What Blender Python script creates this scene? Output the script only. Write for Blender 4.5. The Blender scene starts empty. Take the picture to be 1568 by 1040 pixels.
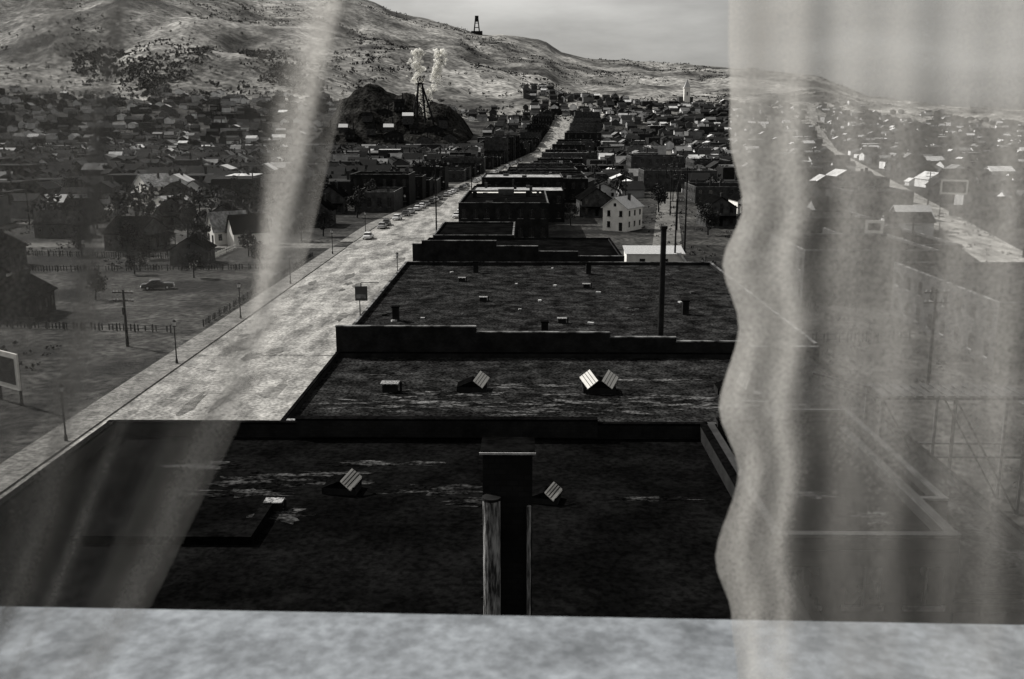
import bpy, math, random
from mathutils import Vector, noise, Matrix
import bmesh
random.seed(7)
R=random.Random(11)
scene=bpy.context.scene
col=scene.collection

# ---------------------------------------------------------------- materials
def mk(name, c1, c2, scale=1.0, detail=8.0, lo=0.35, hi=0.65, rough=0.9, bump=0.0, fine=None, tint=(1,1,1), vcol=False, spec=0.1, stretch=(1,1,1)):
    m=bpy.data.materials.new(name); m.use_nodes=True
    nt=m.node_tree; N=nt.nodes; L=nt.links
    b=N['Principled BSDF']; b.inputs['Roughness'].default_value=rough
    b.inputs['Specular IOR Level'].default_value=spec
    tc=N.new('ShaderNodeTexCoord'); mp=N.new('ShaderNodeMapping'); L.new(tc.outputs['Object'],mp.inputs['Vector'])
    mp.inputs['Scale'].default_value=stretch
    n=N.new('ShaderNodeTexNoise'); n.inputs['Scale'].default_value=scale; n.inputs['Detail'].default_value=detail; n.inputs['Roughness'].default_value=0.65
    L.new(mp.outputs['Vector'],n.inputs['Vector'])
    r=N.new('ShaderNodeValToRGB'); r.color_ramp.elements[0].position=lo; r.color_ramp.elements[1].position=hi
    r.color_ramp.elements[0].color=(c1*tint[0],c1*tint[1],c1*tint[2],1); r.color_ramp.elements[1].color=(c2*tint[0],c2*tint[1],c2*tint[2],1)
    L.new(n.outputs['Fac'],r.inputs['Fac'])
    out=r.outputs['Color']
    fl=[] if not fine else (fine if isinstance(fine,list) else [fine])
    for fs,fa,fb in fl:
        n2=N.new('ShaderNodeTexNoise'); n2.inputs['Scale'].default_value=fs; n2.inputs['Detail'].default_value=3; L.new(tc.outputs['Object'],n2.inputs['Vector'])
        mr=N.new('ShaderNodeMapRange'); mr.inputs['From Min'].default_value=.35; mr.inputs['From Max'].default_value=.65
        mr.inputs['To Min'].default_value=fa; mr.inputs['To Max'].default_value=fb; L.new(n2.outputs['Fac'],mr.inputs['Value'])
        mx=N.new('ShaderNodeVectorMath'); mx.operation='SCALE'; L.new(out,mx.inputs[0]); L.new(mr.outputs['Result'],mx.inputs['Scale']); out=mx.outputs['Vector']
    if vcol:
        a=N.new('ShaderNodeAttribute'); a.attribute_name='tone'
        mx=N.new('ShaderNodeVectorMath'); mx.operation='MULTIPLY'; L.new(out,mx.inputs[0]); L.new(a.outputs['Color'],mx.inputs[1]); out=mx.outputs['Vector']
    L.new(out,b.inputs['Base Color'])
    if bump:
        bp=N.new('ShaderNodeBump'); bp.inputs['Strength'].default_value=bump; bp.inputs['Distance'].default_value=0.1; L.new(n.outputs['Fac'],bp.inputs['Height']); L.new(bp.outputs['Normal'],b.inputs['Normal'])
    return m
def brickmat(name,c1,c2,mortar):
    m=mk(name,c1,c2,0.6,6); nt=m.node_tree;N=nt.nodes;L=nt.links
    b=N['Principled BSDF']; prev=b.inputs['Base Color'].links[0].from_socket
    tc=[n for n in N if n.type=='TEX_COORD'][0]
    sp=N.new('ShaderNodeSeparateXYZ'); L.new(tc.outputs['Object'],sp.inputs[0])
    ad=N.new('ShaderNodeMath'); L.new(sp.outputs['X'],ad.inputs[0]); L.new(sp.outputs['Y'],ad.inputs[1])
    cb=N.new('ShaderNodeCombineXYZ'); L.new(ad.outputs[0],cb.inputs['X']); L.new(sp.outputs['Z'],cb.inputs['Y'])
    br=N.new('ShaderNodeTexBrick'); br.inputs['Scale'].default_value=2.0; br.inputs['Mortar Size'].default_value=0.03
    br.inputs['Color1'].default_value=(1,1,1,1); br.inputs['Color2'].default_value=(.7,.7,.7,1); br.inputs['Mortar'].default_value=(mortar,mortar,mortar,1)
    L.new(cb.outputs[0],br.inputs['Vector'])
    mx=N.new('ShaderNodeVectorMath'); mx.operation='MULTIPLY'; L.new(prev,mx.inputs[0]); L.new(br.outputs['Color'],mx.inputs[1]); L.new(mx.outputs['Vector'],b.inputs['Base Color'])
    return m
W=(1.0,0.98,0.935)
M={}
M['ground']=mk('dry_ground',0.010,0.08,0.05,12,.42,.70,fine=[(1.0,.3,1.7),(.25,.6,1.4)],tint=W)
M['hill']=mk('scrub_hill',0.055,0.34,0.006,14,.4,.62,fine=[(0.12,.45,1.5),(.035,.6,1.35)],tint=W)
M['heap']=mk('mine_waste',0.006,0.03,0.05,8,tint=W,spec=0,fine=(.4,.5,1.8))
M['street']=mk('dusty_concrete',0.12,0.44,0.20,12,.36,.62,fine=[(2.6,.5,1.35),(.5,.75,1.2)],tint=W,stretch=(1.8,.4,1),rough=.75)
M['lane']=mk('dirt_road',0.08,0.20,0.08,8,tint=W,fine=(1.0,.5,1.3))
M['walk']=mk('sidewalk_concrete',0.12,0.26,0.5,6,tint=W,fine=(2.5,.6,1.3))
M['tar']=mk('tar_roof',0.0025,0.007,0.35,10,.42,.66,fine=(5,.6,1.6),bump=.2,spec=0)
M['gravel']=mk('gravel_roof',0.007,0.028,0.5,12,.4,.68,fine=[(5,.2,2.2),(.6,.6,1.5)],bump=.4,spec=0)
M['patch']=mk('patched_roof',0.004,0.09,1.1,12,.48,.72,fine=(6,.2,1.8),bump=.4,stretch=(.5,1.6,1),spec=0)
M['patchb']=mk('weathered_roof_felt',0.008,0.16,0.7,12,.48,.70,fine=(4,.2,1.8),bump=.4,stretch=(.6,1.6,1),spec=0)
M['brick']=brickmat('dark_brick',0.008,0.026,0.7)
M['brick2']=brickmat('brown_brick',0.03,0.09,0.6)
M['coping']=mk('coping_stone',0.02,0.24,0.7,10,.42,.62)
M['paleroof']=mk('pale_roof',0.15,0.5,0.4,8,fine=(1.5,.6,1.3))
M['white']=mk('white_paint',0.7,0.87,0.8,8,tint=W)
M['glass']=mk('window_glass',0.008,0.02,1,2,rough=.2,spec=.5)
M['wood']=mk('weathered_wood',0.025,0.09,0.8,8)
M['darkwood']=mk('creosote_wood',0.008,0.02,0.8,6)
M['metal']=mk('dark_iron',0.008,0.02,2,4,rough=.6)
M['tin']=mk('galvanised_tin',0.3,0.6,0.7,6,rough=.5,stretch=(6,6,.4))
M['rust']=mk('streaked_flue_metal',0.04,0.5,2.5,8,.42,.64,rough=.6,stretch=(4,4,.6))
M['leaf']=mk('foliage',0.012,0.045,0.9,4)
M['bark']=mk('bark',0.02,0.05,3,4)
M['house']=mk('town_house',0.6,1.0,0.3,6,vcol=True)
M['carw']=mk('car_paint_light',0.6,0.8,1,2,rough=.35,spec=.5)
M['carg']=mk('car_paint_grey',0.25,0.35,1,2,rough=.35,spec=.5)
M['card']=mk('car_paint_dark',0.015,0.03,1,2,rough=.3,spec=.5)
M['tire']=mk('tire_rubber',0.015,0.025,4,2)
M['chrome']=mk('chrome',0.5,0.7,4,2,rough=.3,spec=.8)
M['sill']=mk('sill_stone',0.17,0.36,9,8,.35,.66,fine=(60,.8,1.15),tint=(.92,.985,1.06))
M['plaster']=mk('room_plaster',0.18,0.25,3,4)

# ---------------------------------------------------------------- mesh builder
class MB:
    def __init__(s): s.v=[];s.f=[];s.m=[];s.mats=[];s.t=[];s.sm=[]
    def mi(s,k):
        if k not in s.mats: s.mats.append(k)
        return s.mats.index(k)
    def face(s,pts,k,tone=(1,1,1),smooth=False):
        i=len(s.v); s.v+= [tuple(p) for p in pts]; s.f.append(tuple(range(i,i+len(pts)))); s.m.append(s.mi(k)); s.t.append(tone); s.sm.append(smooth)
    def box(s,x0,x1,y0,y1,z0,z1,k,tone=(1,1,1),rot=0,c=None,bottom=True):
        P=[(x0,y0,z0),(x1,y0,z0),(x1,y1,z0),(x0,y1,z0),(x0,y0,z1),(x1,y0,z1),(x1,y1,z1),(x0,y1,z1)]
        if rot:
            cx,cy=c if c else ((x0+x1)/2,(y0+y1)/2); ca,sa=math.cos(rot),math.sin(rot)
            P=[(cx+(x-cx)*ca-(y-cy)*sa,cy+(x-cx)*sa+(y-cy)*ca,z) for x,y,z in P]
        i=len(s.v); s.v+=P
        F=[(4,5,6,7),(0,1,5,4),(1,2,6,5),(2,3,7,6),(3,0,4,7)]+([(3,2,1,0)] if bottom else [])
        for f in F:
            s.f.append(tuple(i+j for j in f)); s.m.append(s.mi(k)); s.t.append(tone); s.sm.append(False)
    def gable(s,cx,cy,z,w,d,h,rh,kw,kr,rot=0,tw=(1,1,1),tr=(1,1,1),eave=.35):
        ca,sa=math.cos(rot),math.sin(rot)
        T=lambda x,y,zz:(cx+x*ca-y*sa,cy+x*sa+y*ca,z+zz)
        a,b=w/2,d/2
        for p in ([(-a,-b,0),(a,-b,0),(a,-b,h),(0,-b,h+rh),(-a,-b,h)],[(a,b,0),(-a,b,0),(-a,b,h),(0,b,h+rh),(a,b,h)],
                  [(a,-b,0),(a,b,0),(a,b,h),(a,-b,h)],[(-a,b,0),(-a,-b,0),(-a,-b,h),(-a,b,h)]):
            s.face([T(*q) for q in p],kw,tw)
        e=eave; sl=rh/a; g=.06;t=.14
        for sg in (-1,1):
            p=[(sg*(a+e),-b-e,h-sl*e+g),(sg*(a+e),b+e,h-sl*e+g),(0,b+e,h+rh+g),(0,-b-e,h+rh+g)]
            q=[(x,y,zz+t) for x,y,zz in p]
            s.face([T(*k_) for k_ in q],kr,tr); s.face([T(*k_) for k_ in p[::-1]],kr,tr)
            for i in range(4):
                j=(i+1)%4; s.face([T(*p[i]),T(*p[j]),T(*q[j]),T(*q[i])],kr,tr)
    def tube(s,p0,p1,r0,r1,k,n=8,cap=True,smooth=True):
        p0=Vector(p0);p1=Vector(p1);d=(p1-p0).normalized()
        u=d.orthogonal().normalized(); w=d.cross(u)
        A=[p0+(u*math.cos(a)+w*math.sin(a))*r0 for a in [2*math.pi*i/n for i in range(n)]]
        B=[p1+(u*math.cos(a)+w*math.sin(a))*r1 for a in [2*math.pi*i/n for i in range(n)]]
        for i in range(n):
            j=(i+1)%n; s.face([A[i],A[j],B[j],B[i]],k,smooth=False)
        if cap: s.face(A[::-1],k); s.face(B,k)
    def loft(s,secs,k,smooth=True,caps=True):
        n=len(secs[0])
        for a,b in zip(secs[:-1],secs[1:]):
            for i in range(n):
                j=(i+1)%n; s.face([a[i],a[j],b[j],b[i]],k,smooth=False)
        if caps: s.face(secs[0][::-1],k); s.face(secs[-1],k)
    def obj(s,name,parent=None,loc=(0,0,0),rot=0):
        me=bpy.data.meshes.new(name); me.from_pydata(s.v,[],s.f)
        for k in s.mats: me.materials.append(M[k])
        for p,mi,sm in zip(me.polygons,s.m,s.sm): p.material_index=mi; p.use_smooth=sm
        if 'house' in s.mats:
            a=me.color_attributes.new('tone','FLOAT_COLOR','CORNER')
            buf=[]
            for f,t in zip(s.f,s.t):
                for _ in f: buf+= [t[0],t[1],t[2],1]
            a.data.foreach_set('color',buf)
        me.update()
        o=bpy.data.objects.new(name,me); col.objects.link(o); o.location=loc; o.rotation_euler=(0,0,rot)
        if parent: o.parent=parent
        return o
def empty(name,loc=(0,0,0),rot=0):
    e=bpy.data.objects.new(name,None); e.empty_display_size=.5; col.objects.link(e); e.location=loc; e.rotation_euler=(0,0,rot); return e

# ---------------------------------------------------------------- terrain
RT=[(-1.2,520),(-.57,520),(-.381,505),(-.192,400),(-.148,362),(-.129,334),(-.097,312),(-.066,292),(-.047,272),(-.0025,262),(.018,254),(.034,222),(.06,203),(.092,197),(.155,187),(.199,177),(.281,155),(.332,95),(.408,65),(.565,50),(1.2,50)]
def ridge(t):
    if t<=RT[0][0]: return RT[0][1]
    for (a,x),(b,y) in zip(RT[:-1],RT[1:]):
        if t<=b: return x+(y-x)*(t-a)/(b-a)
    return RT[-1][1]
def terr(x,y):
    if y<900: return 0.0
    t=x/y; s=(y-900)/2100; r=ridge(t)
    if s<=1:
        nz=noise.fractal(Vector((x*.0022,y*.0016,3)),.9,2.1,6)
        nz2=noise.fractal(Vector((x*.0009+9,y*.0009,1)),.9,2.1,3)
        z=r*s**1.15+ (nz*58+nz2*70)*s*(1-s)*2.0*(.3+r/300)
        z+=noise.fractal(Vector((x*.012,y*.004,7)),.8,2.1,4)*7*min(1,s*3)
        return max(z,0)
    k=max(0,1-(s-1)*1.2)
    return r*(.35+.65*k)*max(0,1-(s-1)*.12) if s<9 else 0
ys=[-2000,-600,-200,-60,0,60,120,200,300,400,500,600,700,800,900]
y=900
while y<3300: y+=22; ys.append(y)
while y<30000: y*=1.12; ys.append(y)
ts=[-4,-3,-2.2,-1.6,-1.2]+[-1+.0075*i for i in range(0,260)]+[1.0,1.3,1.8,2.5,3,4]
mb_v=[];mb_f=[]
for yy in ys:
    for t in ts:
        xx=t*max(yy,500); mb_v.append((xx,yy,terr(xx,yy)))
nT=len(ts)
for j in range(len(ys)-1):
    for i in range(nT-1):
        a=j*nT+i; mb_f.append((a,a+1,a+1+nT,a+nT))
me=bpy.data.meshes.new('ground'); me.from_pydata(mb_v,[],mb_f)
me.materials.append(M['ground']); me.materials.append(M['hill'])
for p in me.polygons: 
    p.use_smooth=True
    if p.center.y>1250+120*noise.noise(Vector((p.center.x*.01,0,0))) : p.material_index=1
o=bpy.data.objects.new('ground',me); col.objects.link(o)

# ---------------------------------------------------------------- streets
def Lk(y): return -38.7+.08*max(0,y-262)
def Rk(y):
    if y<200: return -22.0
    if y<245: return -22+4.5*(y-200)/45
    return max(-17.5, Lk(y)+17)
def strip(name,k,fl,fr,y0,y1,dy,z,side=0.0):
    mb=MB(); y=y0
    while y<y1:
        d=dy if y<900 else dy*2; y2=min(y+d,y1)
        q=[]
        for xx,yy in ((fl(y),y),(fr(y),y),(fr(y2),y2),(fl(y2),y2)):
            q.append((xx,yy,terr(xx,yy)+z+(0.4 if yy>900 else 0)))
        mb.face(q,k)
        if side:
            mb.face([q[0],q[3],(q[3][0],q[3][1],q[3][2]-side),(q[0][0],q[0][1],q[0][2]-side)],k)
            mb.face([q[2],q[1],(q[1][0],q[1][1],q[1][2]-side),(q[2][0],q[2][1],q[2][2]-side)],k)
        y=y2
    return mb.obj(name)
strip('street','street',Lk,Rk,-60,1500,20,.02)
strip('sidewalk','walk',lambda y:Lk(y)-3.2,Lk,-60,214,20,.15,.13)
strip('sidewalk','walk',lambda y:Lk(y)-3.2,Lk,224,1300,20,.15,.13)
strip('sidewalk','walk',Rk,lambda y:Rk(y)+3.6,-60,204,20,.15,.13)
strip('sidewalk','walk',Rk,lambda y:Rk(y)+2.4,222,1300,20,.15,.13)
mb=MB()
for yc in (218,430,560,720):
    mb.face([(-420,yc-4,.012),(Lk(yc)-3.2,yc-4,.012),(Lk(yc)-3.2,yc+4,.012),(-420,yc+4,.012)],'lane')
    if yc!=218: mb.face([(Rk(yc)+2.4,yc-4,.012),(600,yc-4,.012),(600,yc+4,.012),(Rk(yc)+2.4,yc+4,.012)],'lane')
mb.obj('cross_street')
strip('alley','lane',lambda y:31+.14*(y-240),lambda y:37.5+.14*(y-240),200,900,30,.03)
def rx(y): return 157+(y-443)*.25
strip('dirt_road','street',lambda y:rx(y)-6,lambda y:rx(y)+6,120,1700,20,.035)
strip('dirt_road','lane',lambda y:-150+.1*(y-100)-2.5,lambda y:-150+.1*(y-100)+2.5,60,900,20,.03)
mb=MB(); rj=random.Random(3)
for yc in (97,113,128,139,152,165,176,196,215):
    x=-38.3; yy=yc
    while x<-22.6:
        x2=min(x+rj.uniform(1,2.4),-22.4); y2=yy+rj.uniform(-.25,.25); w_=rj.uniform(.03,.12)
        if rj.random()<.8: mb.face([(x,yy-w_,.03),(x2,y2-w_,.03),(x2,y2+w_,.03),(x,yy+w_,.03)],'tar' if yc in (113,) else 'walk')
        x=x2; yy=y2
for q in range(34):
    cx=rj.uniform(-37.5,-24); cy=rj.uniform(75,240); n=14; w_=rj.uniform(.3,1.3); l_=rj.uniform(.6,4)
    mb.face([(cx+w_*math.cos(6.283*i/n)*rj.uniform(.6,1.3),cy+l_*math.sin(6.283*i/n)*rj.uniform(.6,1.3),.034+q*.0008) for i in range(n)],'lane' if q%3 else 'walk')
mb.obj('pavement_repairs')

# ---------------------------------------------------------------- flat roofed buildings
def windows(mb,x0,x1,y,z0,z1,n,st,k='glass',face='s',w=1.1,sill=True):
    for r in range(st):
        zb=z0+(z1-z0)/st*(r+.28); zt=z0+(z1-z0)/st*(r+.78)
        for i in range(n):
            c=x0+(x1-x0)*(i+.5)/n
            if face=='s':
                mb.box(c-w/2,c+w/2,y-.06,y-.005,zb,zt,'glass'); mb.box(c-w/2-.12,c+w/2+.12,y-.14,y-.005,zb-.15,zb-.004,'coping')
                mb.box(c-.03,c+.03,y-.09,y-.062,zb+.01,zt-.01,'wood')
            else:
                mb.box(y-.06,y-.005,c-w/2,c+w/2,zb,zt,'glass'); mb.box(y-.14,y-.005,c-w/2-.12,c+w/2+.12,zb-.15,zb-.004,'coping')
def flatb(name,x0,x1,y0,y1,h,kw='brick',kr='tar',par=.6,win=(0,0),winw=(0,0),cop='coping',z=0,shop=False,par_s=True):
    e=empty(name,((x0+x1)/2,(y0+y1)/2,z)); w,d=(x1-x0)/2,(y1-y0)/2
    rz=h-par
    a=MB(); a.box(-w,w,-d,d,0,rz-.05,kw); a.obj('walls',e)
    a=MB(); a.box(-w+.3,w-.3,-d+.3,d-.3,rz-.045,rz,kr,bottom=False); a.obj('roof',e)
    a=MB(); t=.3
    sides=[(-w,w,d-t,d),(-w,-w+t,-d+t,d-t),(w-t,w,-d+t,d-t)]
    if par_s: sides.append((-w,w,-d,-d+t))
    for q in sides:
        a.box(q[0],q[1],q[2],q[3],rz-.04,h-.1,kw)
    for q in sides:
        a.box(q[0]-(.05 if q[1]-q[0]>1 else 0.0),q[1]+(.05 if q[1]-q[0]>1 else 0.0),q[2]-.0,q[3]+.0,h-.098,h,cop)
    a.obj('parapet',e)
    if win[0]: a=MB(); windows(a,-w,w,-d,0,rz,win[0],win[1]); a.obj('windows',e)
    if winw[0]: a=MB(); windows(a,-d,d,-w,0,rz,winw[0],winw[1],face='w'); a.obj('side_windows',e)
    if y0>220 and y0<800:
        a=MB()
        for _ in range(R.randint(2,5)):
            cx=R.uniform(-w+1.5,w-1.5) if w>2.5 else 0; cy=R.uniform(-d+1.5,d-1.5) if d>2.5 else 0; s=R.uniform(.3,.9)
            if R.random()<.5: a.box(cx-s/2,cx+s/2,cy-s/2,cy+s/2,rz+.001,rz+R.uniform(1,2.2),'brick2')
            else: a.box(cx-s,cx+s,cy-s*.7,cy+s*.7,rz+.001,rz+R.uniform(.4,.9),R.choice(['tin','wood','darkwood']))
        a.obj('roof_chimneys_and_hatches',e)
    return e
def sheet(mb,cx,cy,z,w,d,k,seed):
    rr=random.Random(seed); n=30; pts=[]
    for i in range(n):
        t=2*math.pi*i/n; q=.5+.9*rr.random(); pts.append((cx+w/2*math.cos(t)*q,cy+d/2*math.sin(t)*q,z))
    mb.face(pts,k)
eA=flatb('brick_commercial_building',-18.4,8,8,42.2,14.0,'brick','tar',.7,(10,4),(8,4),cop='tar')
eA2=flatb('brick_commercial_wing',8.02,14,30,42.2,14.0,'brick','tar',.5,(3,5),(0,0),cop='brick2')
a=MB(); a.box(-4.8,8.4,16.62,17.05,.0,.75,'brick'); a.box(-4.85,8.4,16.6,17.07,.752,.83,'tar'); a.obj('rear_firewall',eA,(0,0,13.4))
a=MB(); a.box(-2.58,3.2,5.6,6.03,.0,.75,'brick'); a.box(-2.58,3.25,5.58,6.05,.752,.83,'tar'); a.obj('rear_firewall',eA2,(0,0,13.4))
a=MB(); a.box(-9.8,-4.2,5.4,5.8,.002,.3,'tar'); a.box(-4.2,-3.8,5.4,9.0,.002,.3,'tar'); a.obj('roof_curb',eA,(0,0,13.3))
a=MB()
for i,(x,y,w,d) in enumerate([(-9.2,36.6,5.2,1.6),(-3,35.6,4.5,1.2),(-8.6,33.0,1.8,1.4),(4.8,34.8,3.0,.5),(-12.8,38.2,3.5,.8),(-6,38.5,5,.6),(-1.6,34.4,2.6,.9),(-10.5,35.2,4,1.0),(-7.3,37.4,3,.5)]):
    sheet(a,x+5.2,y-25.1,13.306+.002*i,w,d,'patch',i)
a.obj('roof_patches',eA)
a=MB(); sheet(a,-.6,-1.2,13.506,2.6,.9,'patch',41); sheet(a,1.2,-3.4,13.508,1.6,1.2,'patch',42); a.obj('roof_patches',eA2)
eB=flatb('low_brick_store',-18,27,43.2,92.4,5.4,'brick','gravel',.5,(0,0),(0,0),cop='tar')
a=MB()
for i,(x,y,w,d) in enumerate([(-9,76,14,3.4),(4,76,14,5.5),(17,76.5,12,4.0),(-1,82,8,1.8),(-12,86,4,1.5),(11,84,7,1.2),(20,80,6,1.4),(-5,79.5,6,2.2),(3,79,6,2.0),(-10,79,4,2.4),(12,78.5,6,2)]):
    sheet(a,x-4.5,y-67.8,4.906+.003*i,w,d,'patchb',20+i)
a.obj('roof_patches',eB)
eC=flatb('gravel_roof_building',-18,28,92.9,149,6.2,'brick','gravel',.5,(0,0),(0,0),cop='coping',par_s=False)
a=MB()
for x0,x1,h in ((-18,-4.6,7.9),(-4.6,8.1,7.35),(8.1,14.4,6.9),(14.4,21,6.5),(21,28,6.0)):
    a.box(x0-5,x1-5,-28.45,-28.06,0,h-.1,'brick'); a.box(x0-5-.04,x1-5-.02,-28.5,-28.02,h-.098,h,'coping')
a.obj('stepped_firewall',eC)
a=MB(); ra=random.Random(12)
for i in range(26):
    x=ra.uniform(-21,21); y=ra.uniform(-26,26); s=ra.uniform(.12,.4); a.box(x-s,x+s,y-s*.6,y+s*.6,5.702,5.702+s*.6,ra.choice(['wood','tin','darkwood','wood']),rot=ra.uniform(0,3))
a.obj('roof_debris',eC)
eD=flatb('parapet_storefront_building',-17,15,150,176,6.7,'brick','tar',.4,(0,0),(0,0),cop='tar')
a=MB()
for x0,x1,h in ((-17,-15.6,8.8),(-15.6,-4.3,9.3),(-4.3,2,8.5),(2,8,7.7),(8,15,7.0)):
    a.box(x0+1,x1+1,-13.45,-13.06,0,h-.1,'brick'); a.box(x0+1,x1+.98,-13.5,-13.02,h-.098,h,'coping')
a.obj('stepped_parapet',eD)
flatb('small_brick_store',-16.6,-2,179,203,6.8,'brick','tar',.4,(0,0),(0,0))
eE=flatb('two_storey_brick_building',-15.0,5.3,225,266,8.9,'brick','tar',.5,(8,2),(9,2),cop='coping')
a=MB()
a.box(-8,-7,0,1,8.4,10,'brick'); a.box(5,6,4,5,8.4,9.9,'brick'); a.box(-2,2,10,12,8.4,9.8,'wood'); a.box(-9,9,16,19,8.402,8.5,'white'); a.obj('chimneys',eE)
flatb('brick_annex',14.6,30,16,41,6.2,'brick','tar',.5,(5,2),(6,2),cop='tar')
flatb('brick_annex',14.6,19.5,43.4,58,10,'brick','tar',.5,(3,3),(4,3),cop='wood')
flatb('brick_warehouse',52,76,108,140,7.5,'brick2','gravel',.5,(8,2),(8,2))
flatb('brick_warehouse',58,88,60,88,6.5,'brick','tar',.5,(7,2),(8,2))
flatb('brick_apartment_building',88,112,150,170,10,'brick2','tar',.5,(7,3),(7,3))
rb=random.Random(55)
placed=[]
for cx,cy in ((66,182),(100,118),(52,160),(84,205),(128,190),(112,228),(140,150),(70,236),(150,215),(98,285),(128,330),(70,345),(60,400),(100,380),(190,260),(210,330),(180,200),(230,400),(120,480),(180,560),(240,520),(90,500),(300,480),(280,620),(150,640),(60,470)):
    w=rb.uniform(7,15); d=rb.uniform(8,14); h=rb.choice([5.5,6.5,8,10,11])
    if abs(cx-rx(cy))<w+9: continue
    placed.append((cx,cy))
    flatb('brick_block',cx-w,cx+w,cy-d,cy+d,h,rb.choice(['brick','brick2']),rb.choice(['tar','gravel','tar']),.5,(int(w*2/3.2),max(2,int(h/3.5))),(int(d*2/3.2),max(2,int(h/3.5))))
e=empty('white_shed',(24,184,0)); a=MB(); a.box(-5.4,5.0,-2.5,2.5,0,3.1,'white'); a.box(-3,-2,-2.56,-2.505,0.1,2.2,'glass'); a.box(1,2.2,-2.56,-2.505,1.2,2.2,'glass'); a.obj('walls',e)
a=MB(); a.face([(-5.7,-2.8,3.12),(5.3,-2.8,3.12),(5.3,2.8,4.0),(-5.7,2.8,4.0)],'tin'); a.face([(3.6,-2.9,3.3),(6.4,-2.9,.6),(6.4,-2.2,.6),(4.6,-2.2,3.3)],'tin'); a.obj('roof',e)

y=270
kinds=['tar','gravel','tar','paleroof','tar','gravel','paleroof']
while y<1250:
    d=R.uniform(11,26); w=R.uniform(16,34); h=R.choice([5,5.5,6,8,8.5,10]) 
    if not (424<y+d/2<438 or 552<y+d/2<570 or 708<y+d/2<732):
        x=Rk(y+d)+2.8; zz=min(terr(x,y),terr(x+w,y+d))
        if y<700: flatb('brick_storefront',x,x+w,y,y+d-.6,h,R.choice(['brick','brick','brick2']),R.choice(kinds),.5,(int(w/3),max(1,int(h/4))),(int(d/3.5),max(1,int(h/4))),z=zz,cop=R.choice(['coping','coping','tar']))
        else: flatb('brick_storefront',x,x+w,y,y+d-.6,h+2,R.choice(['brick','brick2']),R.choice(kinds),.5,(5,2),z=zz)
    y+=d+R.choice([0,0,3])
y=300
while y<1250:
    d=R.uniform(12,24); w=R.uniform(12,22); h=R.choice([5,6,8,9,10])
    if y>640 and y<760: h=16
    xr=Lk(y)-3.6; zz=terr(xr,y)
    if not (420<y+d/2<440 or 550<y+d/2<570):
        flatb('brick_storefront',xr-w,xr,y,y+d-.7,h,R.choice(['brick','brick','brick2']),R.choice(['tar','gravel','tar']),.5,(int(w/3),max(1,int(h/3.8))),z=zz,cop=R.choice(['coping','tar']))
    y+=d+R.choice([0,0,4,8])

# ---------------------------------------------------------------- houses
def house(name,x,y,w,d,h,rh,rot=0,kw='white',kr='tar',porch=True,chim=True,gw=True):
    e=empty(name,(x,y,0),rot)
    a=MB(); a.gable(0,0,0,w,d,h,rh,kw,kr,eave=.4); a.obj('walls_and_roof',e)
    a=MB(); n=max(2,int(w/2.6))
    st=2 if h>4.5 else 1
    for s_ in range(st):
        for i in range(n):
            c=-w/2+w*(i+.5)/n; zb=1+2.7*s_
            if s_==0 and i==n//2:
                a.box(c-.45,c+.45,-d/2-.05,-d/2-.004,.15,2.2,'darkwood')
            else:
                a.box(c-.42,c+.42,-d/2-.05,-d/2-.004,zb,zb+1.4,'glass'); a.box(c-.55,c+.55,-d/2-.1,-d/2-.004,zb-.12,zb-.004,'wood')
        for i in range(3):
            c=-d/2+d*(i+.5)/3
            for sg in (-1,1):
                q=sorted((sg*(w/2+.004),sg*(w/2+.05))); a.box(q[0],q[1],c-.42,c+.42,1+2.7*s_,2.4+2.7*s_,'glass')
    if gw: a.box(-.35,.35,-d/2-.05,-d/2-.004,h+.3,h+1.1,'glass')
    a.obj('windows_and_door',e)
    if porch:
        a=MB(); a.box(-w/2+.3,w/2-.3,-d/2-2,-d/2-.12,0,.3,'wood')
        for px in (-w/2+.45,0.9,w/2-.45): a.box(px-.07,px+.07,-d/2-1.95,-d/2-1.8,.302,2.5,kw)
        a.face([(-w/2+.1,-d/2-2.2,2.5),(w/2-.1,-d/2-2.2,2.5),(w/2-.1,-d/2-.02,2.95),(-w/2+.1,-d/2-.02,2.95)],kr); a.obj('porch',e)
    if chim: a=MB(); a.box(w*.15,w*.15+.6,.5,1.1,h*.8,h+rh+.9,'brick2'); a.obj('chimney',e)
    return e
house('white_wooden_house',24.6,252,6.6,9,5.8,2.4,-.55,'white','tin',porch=False)
house('white_wooden_house',-128,345,11,10,5,3.8,-.75,'white','paleroof')
house('white_wooden_house',-103,291,11,8,3.2,2.2,-.7,'white','paleroof')
e=house('twin_gable_house',-66.5,222,4.2,8,3.4,3.6,-.9,'white','paleroof',porch=False,chim=False)
a=MB(); a.gable(5,2.5,0,3.8,8,3.2,3.4,'white','tar'); a.obj('second_gable',e)
house('dark_wooden_house',-84,214,12,8,3.6,3,1.4,'wood','tar')
house('dark_wooden_house',-58,300,8,10,5,3,.05,'brick2','tar')
house('dark_wooden_house',-72,330,8,10,5,3,.05,'wood','tar')
house('dark_wooden_house',-54,262,7,9,4.2,3,.02,'wood','tar')
house('dark_wooden_house',-110,235,8,9,3.4,2.6,1.5,'wood','gravel')
house('dark_wooden_house',-66,385,9,9,5.5,3,.1,'wood','tar')
house('dark_wooden_house',20,290,9,10,5,3,.1,'wood','tar')
house('dark_wooden_house',52,218,8,11,6,3.5,.1,'wood','tar')
house('dark_wooden_house',50,262,8,9,5,2.6,.1,'wood','tar')
house('wooden_house',66,300,8,9,4,2.6,.1,'white','tar')
house('wooden_house',96,250,9,8,3.6,2.6,1.5,'wood','tin')
house('wooden_house',-150,260,8,8,3.4,2.6,.2,'white','tar')
house('wooden_house',-185,310,8,8,3.4,2.6,.9,'wood','tar')
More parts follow.
